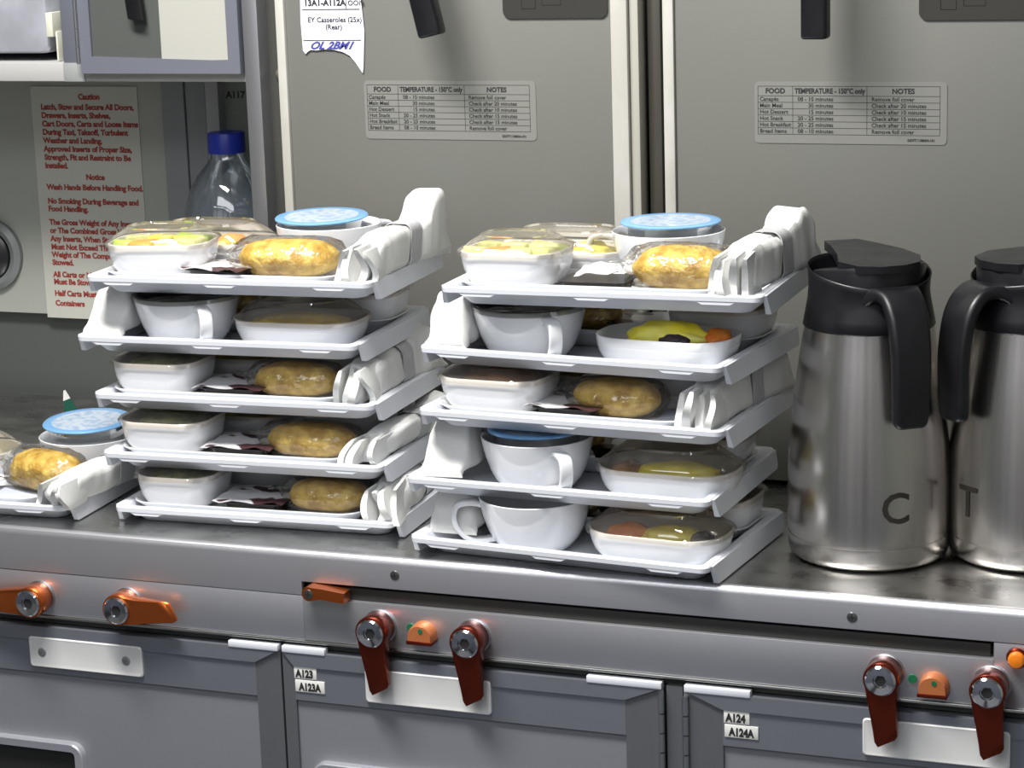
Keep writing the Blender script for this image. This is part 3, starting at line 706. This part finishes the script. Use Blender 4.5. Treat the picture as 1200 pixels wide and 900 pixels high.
def handle_me():
    bm = bmesh.new()
    path = bez([(.0440, 0, .0375), (.053, 0, .0395), (.0640, 0, .0375), (.0675, 0, .0295), (.0655, 0, .0190), (.057, 0, .0095), (.046, 0, .0070), (.034, 0, .0085)], 28)
    rings = []; N = len(path)
    for i, p in enumerate(path):
        tn = (path[min(i+1, N-1)]-path[max(i-1, 0)]).normalized(); nn = Vector((tn.z, 0, -tn.x))
        rings.append([p+Vector((0, 1, 0))*a+nn*b for a, b, _ in rr(.0115, .0044, .0018, 0, 3)])
    loft(bm, rings); return finish('handle', bm, CHINA, angle=50)
def cuplid_me():
    bm = bmesh.new(); lathe(bm, [(.0476, -.003), (.0480, .0008), (.0468, .0015), (.0440, .0012), (.0430, -.004), (.0400, -.005), (.030, -.0035), (.015, -.0045)], 48, False)
    return finish('cup_lid', bm, clear('shaded_lid', (.55, .55, .52), .06, .06, .05, (.4, .4, .38), (.8, 40)), angle=40)  # clear lid, its dark tint paints the shadow inside the cup
def pot_me():
    bm = bmesh.new(); lathe(bm, [(.022, .0), (.0240, .001), (.0310, .026), (.0320, .032), (.0350, .034), (.0360, .0440), (.0385, .0450)], 48, True, False)
    return finish('pot', bm, POT, angle=50)
def foil_me():
    bm = bmesh.new(); n = 60; rg = []
    for r, z in ((.0412, -.0014), (.0414, -.0004), (.0405, .0004), (.035, .0002), (.024, .0008), (.012, .0004), (.004, .0008)):
        rg.append([(r*(1+(.002*math.sin(i*.9) if r > .036 else 0))*math.cos(2*math.pi*i/n), r*math.sin(2*math.pi*i/n), z) for i in range(n)])
    loft(bm, [rg[0]]+rg[1:], True, True); return finish('foil', bm, FOIL, angle=50)
def roll_me(seed, L=.088, W=.050, H=.034):
    bm = bmesh.new(); bmesh.ops.create_uvsphere(bm, u_segments=48, v_segments=28, radius=1)
    for v in bm.verts:
        p = v.co.copy(); p = Vector((p.z, p.y, p.x))       # poles on the ends
        e = Vector((math.copysign(abs(p.x)**.72, p.x), p.y*(1+.12*(1-p.x*p.x)), p.z))
        d = 1+.05*noise.noise(p*1.7+Vector((seed*3.1, 0, 0)))+.015*noise.noise(p*7)
        g = math.exp(-((p.y-.18*math.sin(p.x*2.2+seed))/.10)**2)*(1 if p.z > 0 else 0)*max(0, 1-p.x*p.x*1.3)
        z = e.z*H/2*d-.003*g
        v.co = Vector((e.x*L/2*d, e.y*W/2*d*.94, max(z, -H*.42)+H*.42))
    return finish('crust', bm, BREAD, angle=80)
def wrap_me(seed, L=.088, W=.050, H=.034):
    rnd = random.Random(seed); bm = bmesh.new(); n = 40; rings = []
    stations = [(-.72, .30, .02), (-.66, .26, .05), (-.60, .14, .10), (-.54, .34, .45), (-.47, .70, .80), (-.36, .95, 1.0), (-.2, 1.05, 1.05), (0, 1.08, 1.07), (.2, 1.05, 1.05), (.36, .95, 1.0), (.47, .70, .80), (.54, .34, .45), (.60, .14, .10), (.66, .26, .05), (.72, .30, .02)]
    for t_, a, b in stations:
        rg = []
        for i in range(n):
            th = 2*math.pi*i/n; cr = 1+(.05 if abs(t_) < .4 else .22)*math.sin(i*2.6+seed+t_*9)*.5+.05*noise.noise(Vector((math.cos(th)*3, t_*6, seed)))*2
            y = a*W*.54*math.cos(th)*cr; z = b*H*.52*math.sin(th)*cr
            rg.append((t_*L*1.05, y, max(z, -H*.44)+H*.44+(.003 if abs(t_) > .55 else 0)))
        rings.append(rg)
    loft(bm, rings, False, False)
    return finish('wrapper', bm, FILM, angle=70)
def napkin_me(seed, hs=1., flare=1., lean=0.):
    """rolled napkins: solid folded roll that flares to one end and shows loose folds at the other"""
    rnd = random.Random(seed); bm = bmesh.new()
    peak = .043+.016*flare
    secs = [(-.062, .026, .029), (-.058, .031, .031), (-.040, .035, .034), (-.015, .034, .035), (.004, .0305, .0335), (.013, .0300, .0335), (.022, .0305, .0335), (.036, .035, .038), (.050, .038, peak*.97), (.059, .039, peak), (.066, .041, peak*.86), (.073, .041, peak*.55), (.081, .042, peak*.24), (.087, .042, .004)]
    ns = 44; rings = []
    def interp(y, k):
        for a, b in zip(secs, secs[1:]):
            if a[0] <= y <= b[0]:
                t = (y-a[0])/(b[0]-a[0]); t = t*t*(3-2*t); return a[k]*(1-t)+b[k]*t
        return secs[-1][k]
    for q in range(ns+1):
        y = -.062+.149*q/ns; wv = interp(y, 1); h = interp(y, 2)*hs
        rg = rr(wv, h, min(.010, h*.45), 0, 6, 0, h/2); out = []
        for a, b, _ in rg:
            nb = noise.noise(Vector((a*60, y*38, b*60+seed*3)))*.0030+noise.noise(Vector((a*25+seed, y*120, b*40)))*.0010
            g = b/max(h, .001)
            cr = .0012*math.exp(-((a/wv*2-.35+.3*math.sin(seed))/.12)**2)*g
            out.append((a*(1-.16*g)+nb+lean*b, y+(.004*math.sin(a*200+seed) if q == ns else 0), max(0, b+nb*.8*g-cr*2)))
        rings.append(out)
    loft(bm, rings)
    # loose folds at the open end
    for k, u in enumerate((-.9, -.3, .35, .95)):
        nz = 9; y0 = -.083+rnd.uniform(0, .011); y1 = -.045; hf = .031*hs*rnd.uniform(.88, 1.05); ph = rnd.uniform(0, 6); G = [[], []]
        for side in (0, 1):
            for iy in range(9):
                f = iy/8; y = y0+(y1-y0)*f; row = []
                for iz in range(nz+1):
                    g = iz/nz; z = hf*g*(.93+.07*f)
                    th = (.0034 if abs(u) < .5 else .0028)*(1-.5*g**5)
                    x = u*.0125*(1-.18*g)+(1-f)*(.0035*math.sin(g*3.3+ph)+.0025*u)+(th if side else -th)+lean*z
                    row.append(bm.verts.new((x, y+(1-f)*.006*math.sin(g*4+ph*1.7), z)))
                G[side].append(row)
        A, B = G
        for iy in range(8):
            for iz in range(nz):
                bm.faces.new((A[iy][iz], A[iy][iz+1], A[iy+1][iz+1], A[iy+1][iz])); bm.faces.new((B[iy][iz], B[iy+1][iz], B[iy+1][iz+1], B[iy][iz+1]))
            bm.faces.new((A[iy][nz], B[iy][nz], B[iy+1][nz], A[iy+1][nz])); bm.faces.new((A[iy][0], A[iy+1][0], B[iy+1][0], B[iy][0]))
        for iz in range(nz):
            bm.faces.new((A[0][iz], B[0][iz], B[0][iz+1], A[0][iz+1])); bm.faces.new((A[8][iz], A[8][iz+1], B[8][iz+1], B[8][iz]))
    return finish('napkin_cloth', bm, CLOTH, angle=55)
def band_me(hs=1., lean=0.):
    bm = bmesh.new(); rings = []
    h = .0345*hs
    for y, f in ((.002, 1.0), (.002, 1.035), (.024, 1.035), (.024, 1.0)):
        l = rr(.0318*f, h*f, .009, 0, 6, 0, h/2+.0004)
        rings.append([(a*(1-.16*max(0, b/h))+lean*b, y, max(b, 0.)) for a, b, _ in l])
    loft(bm, rings, False, False); return finish('paper_band', bm, BAND, angle=50)
def tub_me():
    bm = bmesh.new(); k = 4
    loft(bm, [rr(.044, .030, .005, 0, k), rr(.046, .032, .005, .0005, k), rr(.052, .038, .006, .0095, k), rr(.057, .043, .006, .0100, k), rr(.057, .043, .006, .0110, k)]); return finish('tub', bm, TUBK, angle=40)
def tubfilm_me(seed):
    bm = bmesh.new(); nx, ny = 10, 8; G = []
    for i in range(nx+1):
        row = []
        for j in range(ny+1):
            x = (i/nx-.5)*.066; y = (j/ny-.5)*.050; e = max(abs(i/nx-.5), abs(j/ny-.5))*2
            row.append((x, y, .0128+.0040*max(0, e-.7)*math.sin(i*1.3+seed)+.0005*math.sin(i*2+j*1.5+seed)))
        G.append(row)
    vt = [[bm.verts.new(p) for p in r] for r in G]; vb = [[bm.verts.new((p[0], p[1], p[2]-.0004)) for p in r] for r in G]
    for i in range(nx):
        for j in range(ny):
            bm.faces.new((vt[i][j], vt[i+1][j], vt[i+1][j+1], vt[i][j+1])); bm.faces.new((vb[i][j], vb[i][j+1], vb[i+1][j+1], vb[i+1][j]))
    return finish('film_lid', bm, TUBFILM, angle=70)
def white_copy(me):
    c = me.copy(); c.materials.clear(); c.materials.append(CHINA); return c
def sachet_me():
    bm = bmesh.new(); k = 2
    loft(bm, [rr(.060, .044, .001, 0, k), rr(.061, .045, .001, .0006, k), rr(.054, .038, .004, .0026, k), rr(.030, .015, .004, .0032, k)]); return finish('sachet', bm, SACH, angle=30)
def chunk_me(seed, m_, s=1.):
    bm = bmesh.new(); box(bm, -.011*s, .011*s, -.008*s, .008*s, 0, .011*s, .0025*s, 2)
    for v in bm.verts:
        v.co += Vector((noise.noise(v.co*90+Vector((seed, 0, 0))), noise.noise(v.co*90+Vector((0, seed, 0))), noise.noise(v.co*90+Vector((0, 0, seed)))))*.0025
    return finish('chunk', bm, m_, angle=50)

# ------------------------------------------------------------------ a laid tray
WHERE = {}
def at(TM, x, y, z, rz=0., rx=0., ry=0.):
    return TM @ Matrix.Translation((x, y, z)) @ Matrix.Rotation(rz, 4, 'Z') @ Matrix.Rotation(ry, 4, 'Y') @ Matrix.Rotation(rx, 4, 'X')
def laid_tray(name, cx, cy, z, rz=0., turned=False, **k):
    """name says which tray; every item rests on it and is a thing of its own"""
    TM = Matrix.Translation((cx, cy, z)) @ Matrix.Rotation(rz, 4, 'Z') @ Matrix.Rotation(k.get('tilt', 0), 4, 'X')
    seed = k.get('seed', 1)
    t = thing('meal_tray', 'white plastic meal tray, %s' % name, 'tray', M=TM, group='white meal trays')
    ob('tray_body', cached('tray', tray_me), t)
    for s in (-1, 1): ob('side_flap', cached('flap%d' % s, lambda: flap_me(s)), t)
    s = -1 if turned else 1; add = math.pi if turned else 0
    def A(x, y, z_, r=0., **kk): return at(TM, s*x, s*y, z_, r+add, **kk)
    fz = .0021
    # plate
    o = ob('underplate', cached('plate', plate_me), M=A(-.014, -.0425, fz)); tag(o, 'long white underplate on %s' % name, 'plate', 'white underplates')
    # side dish on the plate
    dw = k.get('dw', .084)
    dx, dy, dr = k.get('dish', (-.084, -.041, 0))
    d = thing('side_dish', 'white rounded %s side dish on underplate, %s' % (k.get('dish_word', 'lidded'), name), 'dish', M=A(dx, dy, fz+.0080, dr), group='white side dishes')
    ob('bowl', cached('side%g' % dw, lambda: dish_me(dw, .074, .0315, .60, .024)), d)
    lh = k.get('side_lid', .0065)
    if lh: l = ob('clear_lid', cached('sidelid%g%g' % (lh, dw), lambda: lid_me(dw, .074, lh, .024)), d, (0, 0, .0321)); l['label'] = 'clear plastic lid'
    fm = k.get('side_food')
    if fm in ('fruit', 'pale fruit'):
        rnd = random.Random(seed)
        spots = [(-.030, -.014, GREENM, 'green melon'), (-.012, -.020, PAPAYA, 'orange papaya'), (.008, -.016, MELON, 'pale melon'), (.027, -.012, MELON, 'pale melon'), (-.026, .012, MELON, 'pale melon'), (-.004, .012, YEL, 'yellow pineapple'), (.016, .014, GREENM, 'green melon'), (.030, .010, GREENM, 'green melon')]
        if fm == 'pale fruit': spots = [(a, b, PAPAYA if q == 1 else MELON, 'orange papaya' if q == 1 else 'pale melon') for q, (a, b, _, _) in enumerate(spots)]
        pos = ('front left', 'front middle left', 'front middle right', 'front right', 'back left', 'back middle left', 'back middle right', 'back right')
        for q, (a, b, mm, nm) in enumerate(spots):
            a2, b2 = a*1., b*1.
            c = ob('fruit_chunk', cached('ch%s%d' % (mm.name, q), lambda: chunk_me(q, mm, 1.0)), M=A(dx, dy, fz+.0080, dr) @ at(Matrix.Identity(4), a2, b2, .0230, rnd.uniform(-.4, .4)))
            tag(c, '%s chunk, %s of side dish on %s' % (nm, pos[q], name), 'fruit chunk', 'fruit chunks in side dish, ' + name)
    elif fm is not None:
        c = ob('dish_filling', cached('fill'+fm.name, lambda: blob('filling', fm, .034, .031, .016, .10, 2.6, 3, 4, .55)), M=A(dx, dy, fz+.0080+.0190, dr)); tag(c, 'food filling the side dish on %s' % name, 'food'); c['kind'] = 'stuff'
    # dessert tub
    if k.get('tub', True):
        tx, ty, tr = k.get('tubpos', (-.010, -.050, 0))
        u = thing('dessert_tub', 'small black tub under printed white film on %s' % name, 'tub', M=A(tx, ty, fz+.0085, tr), group='small black dessert tubs')
        ob('tub', cached('tub', tub_me), u); f = ob('film_lid', cached('film%d' % (seed % 4), lambda: tubfilm_me(seed)), u); f['label'] = 'printed white film'
        if k.get('peeled'): f.location = (.004, .016, .004); f.rotation_euler = (R(7), R(-4), 0); f.scale = (.72, .62, 1); f.data = cached('whitefilm', lambda: white_copy(f.data))
    # sachet
    o = ob('sachet', cached('sachet', sachet_me), M=A(*k.get('sachet', (.056, -.036)), fz+.0090, .25)); tag(o, 'flat grey blue paper sachet under the bread roll on %s' % name, 'sachet', 'grey blue sachets')
    # bread roll
    rx_, ry_, rr_, rs = k.get('roll', (.050, -.040, 0, 1))
    Lr, Wr, Hr = k.get('rollsize', (.085, .046, .031))
    b = thing('bread_roll', 'golden bread roll in clear film on %s' % name, 'bread roll', M=A(rx_, ry_, fz+.0120, rr_), group='wrapped bread rolls')
    key = (round(Lr, 3), round(Wr, 3), round(Hr, 3), seed)
    ob('roll', cached(('r',)+key, lambda: roll_me(seed, Lr, Wr, Hr)), b); f = ob('wrapper', cached(('w',)+key, lambda: wrap_me(seed, Lr, Wr, Hr)), b); f['label'] = 'clear film wrapper'
    # napkin bundle
    nx_, ny_, nr_, nh, nf, nl = k.get('napkin', (.115, -.002, 0, 1.0, .15, 0))
    nb = thing('napkin_bundle', 'folded white napkins in a grey paper band on %s' % name, 'napkin bundle', M=A(nx_, ny_, fz+.0125, nr_), group='white napkin bundles')
    ob('napkins', napkin_me(seed, nh, nf, nl), nb)
    ob('paper_band', band_me(nh, nl), nb)['label'] = 'grey paper band'
    # casserole dish
    qx, qy, qr = k.get('cass', (-.056, .043, 0))
    g = thing('meal_dish', 'white oblong meal dish %s on %s' % (k.get('cass_word', 'with clear lid'), name), 'dish', M=A(qx, qy, fz, qr), group='white meal dishes')
    ob('dish', cached('cass', lambda: dish_me(.116, .072, .0275, .62, .030)), g)
    if k.get('cass_lid', True): ob('clear_lid', cached('casslid', lambda: lid_me(.116, .072, .0155, .030)), g, (0, 0, .0285))['label'] = 'clear domed lid'
    for q, (nm, mm, a, b_, sx, sy, sz, zz) in enumerate(k.get('cass_food', [('golden omelette', OMEL, 0, 0, .044, .024, .011, .022)])):
        o = ob(k.get('food_name', 'meal_portion'), blob('portion', mm, sx, sy, sz, .10, 2.2, q+seed, 4, .6), M=A(qx, qy, fz, qr) @ Matrix.Translation((a, b_, zz))); tag(o, '%s in the meal dish on %s' % (nm, name), 'food', 'cooked portions in meal dish, ' + name)
    # cup
    ux, uy = k.get('cup', (.050, .043)); hr = k.get('cup_rot', R(60))-rz
    c = thing('coffee_cup', 'round white cup %s on %s' % (k.get('cup_word', 'with handle'), name), 'cup', M=at(TM, s*ux, s*uy, fz, hr), group='white cups')
    ob('bowl', cached('cup', cup_me), c); ob('handle', cached('cuph', handle_me), c)
    if k.get('cup_lid'): ob('clear_lid', cached('cuplid', cuplid_me), c, (0, 0, .0445))['label'] = 'clear lid tinted dark for the cup shadow'
    if k.get('pot'):
        px, py, pz, ptilt = k['pot']
        p = thing('water_pot', 'clear water pot with blue foil lid on %s' % name, 'water pot', M=at(TM, s*ux+px, s*uy+py, fz+pz, 0, ptilt), group='water pots with blue foil lids')
        ob('pot', cached('pot', pot_me), p); ob('foil_lid', cached('foil', foil_me), p, (0, 0, .0462))['label'] = 'blue and white foil lid'
    return TM

# left stack, bottom to top
LX = -.268
NL5 = 'bottom tray of left stack'; NL4 = 'fourth tray down of left stack'; NL3 = 'middle tray of left stack'
NL2 = 'second tray down of left stack'; NL1 = 'top tray of left stack'
laid_tray(NL5, -.2565, .1230, .0005, R(2.5), side_food=SALAD, seed=3, dw=.075, roll=(.055, -.044, R(0), 1), rollsize=(.074, .042, .0285), napkin=(.114, -.002, R(3), .95, .0, 0))
laid_tray(NL4, -.2665, .1260, .0480, R(2.2), side_food=SALAD, seed=4, dw=.084, roll=(.050, -.044, R(-2), 1), rollsize=(.084, .043, .029), napkin=(.112, .002, R(-6), .80, .1, .45))
laid_tray(NL3, -.2755, .1330, .0990, R(2.5), side_food=SALAD, seed=5, dw=.082, roll=(.044, -.044, R(1), 1), rollsize=(.078, .042, .030), napkin=(.112, -.002, R(-3), 1., .15, 0))
laid_tray(NL2, -.2894, .1340, .1495, R(2.6), True, side_food=STEW, seed=6, cup=(.050, .032), cup_rot=R(-48), cup_lid=True, cass=(-.060, .034, 0), cass_food=[('flat golden brown omelette', OMEL, 0, 0, .046, .026, .010, .021)],
          napkin=(.114, -.014, R(0), .98, 0, 0), sachet=(.056, -.036))
laid_tray(NL1, -.2725, .1290, .2040, R(3), side_food='fruit', side_lid=.0125, seed=7, dw=.091, dish=(-.080, -.038, R(10)), dish_word='fruit-filled', roll=(.040, -.042, R(3), 1), rollsize=(.090, .048, .034),
          tubpos=(-.016, -.054, R(-14)), napkin=(.119, -.002, R(-4), 1.10, .8, .15), cup=(.045, .038), cup_rot=R(60), cup_word='holding a foil-lidded pot', pot=(-.006, 0, .0050, R(2)), cass_food=[('yellow fruit piece', YEL, -.020, -.005, .022, .020, .010, .022), ('orange fruit piece', PAPAYA, .018, -.006, .016, .018, .010, .023)], cass=(-.070, .044, 0))
# right stack
NR5 = 'bottom tray of right stack'; NR4 = 'fourth tray down of right stack'; NR3 = 'middle tray of right stack'
NR2 = 'second tray down of right stack'; NR1 = 'top tray of right stack'
laid_tray(NR5, .0455, .0850, .0005, R(-5), True, side_food=STEW, seed=8, cup=(.042, .033), cup_rot=R(200), cup_word='with handle to the left', cass=(-.070, .033, 0), side_lid=.0055,
          cass_food=[('orange and yellow egg slice', YEL, -.012, .004, .026, .022, .009, .021), ('orange tomato piece', TOMATO, .026, .006, .018, .016, .009, .021), ('dark olive piece', DARKF, -.038, .008, .010, .012, .008, .021)], napkin=(.110, -.022, R(4), .90, 0, .2), sachet=(.050, -.030))
laid_tray(NR4, .0382, .0970, .0493, R(-2.5), True, side_food=STEW, seed=9, cup=(.036, .033), cup_rot=R(-50), cass=(-.080, .032, 0), side_lid=.0055, pot=(.0, 0, .0050, 0), cup_word='holding a foil-lidded pot',
          cass_food=[('yellow omelette slice', YEL, -.006, .002, .034, .022, .009, .021), ('brown sausage piece', STEW, .036, .004, .014, .018, .008, .020)], napkin=(.108, -.014, R(0), 1.08, 0, 0))
laid_tray(NR3, .0518, .0975, .1067, R(-3.5), side_food=STEW, seed=10, dw=.092, dish=(-.078, -.041, 0), roll=(.026, -.042, R(-4), 1), rollsize=(.074, .046, .031), napkin=(.112, -.002, R(-5), 1.05, .1, 0))
laid_tray(NR2, .0545, .1000, .1575, R(-5.5), True, side_food=OMEL, seed=11, cup=(.057, .033), cup_rot=R(-52), cup_lid=True, cass=(-.066, .034, 0), cass_lid=False, cass_word='holding a yellow dome',
          cass_food=[('yellow dome with black patch', YEL, -.002, .004, .034, .022, .014, .024), ('orange tomato piece', TOMATO, -.040, -.004, .012, .014, .009, .024), ('black flat berry', DARKF, -.014, .022, .013, .007, .0065, .0250)], napkin=(.117, -.014, R(1), 1.0, 0, .1))
laid_tray(NR1, .0749, .0940, .2120, R(1.), side_food='pale fruit', side_lid=.0115, seed=12, dw=.085, dish=(-.083, -.038, 0), dish_word='fruit-filled', roll=(.058, -.042, R(-2), 1), rollsize=(.084, .048, .036),
          peeled=True, tubpos=(-.010, -.054, 0), napkin=(.113, -.004, R(-7), 1.10, .3, 0), cup=(.022, .038), cup_rot=R(185), cup_word='with handle to the left', pot=(.002, 0, .0060, 0), cass=(-.066, .044, 0), cass_food=[('yellow fruit piece', YEL, .020, -.004, .022, .018, .010, .023)])
# lone tray at the left edge
NF = 'lone tray at far left'
laid_tray(NF, -.5614, .0966, .0005, R(3.5), side_food=SALAD, seed=13, roll=(.078, -.022, R(-20), 1), rollsize=(.080, .048, .038), napkin=(.129, -.012, R(-9), .85, .0, .25), cup=(.084, .052), cup_rot=R(80), cup_word='holding a foil-lidded pot', pot=(.0, 0, .0120, R(3)),
          cass_lid=True, cass_food=[('yellow pineapple slice', YEL, .012, -.008, .030, .022, .012, .024), ('red brown fruit piece', STEW, -.030, -.008, .014, .014, .010, .024)], cass=(-.050, .044, 0), tubpos=(.006, -.048, 0))
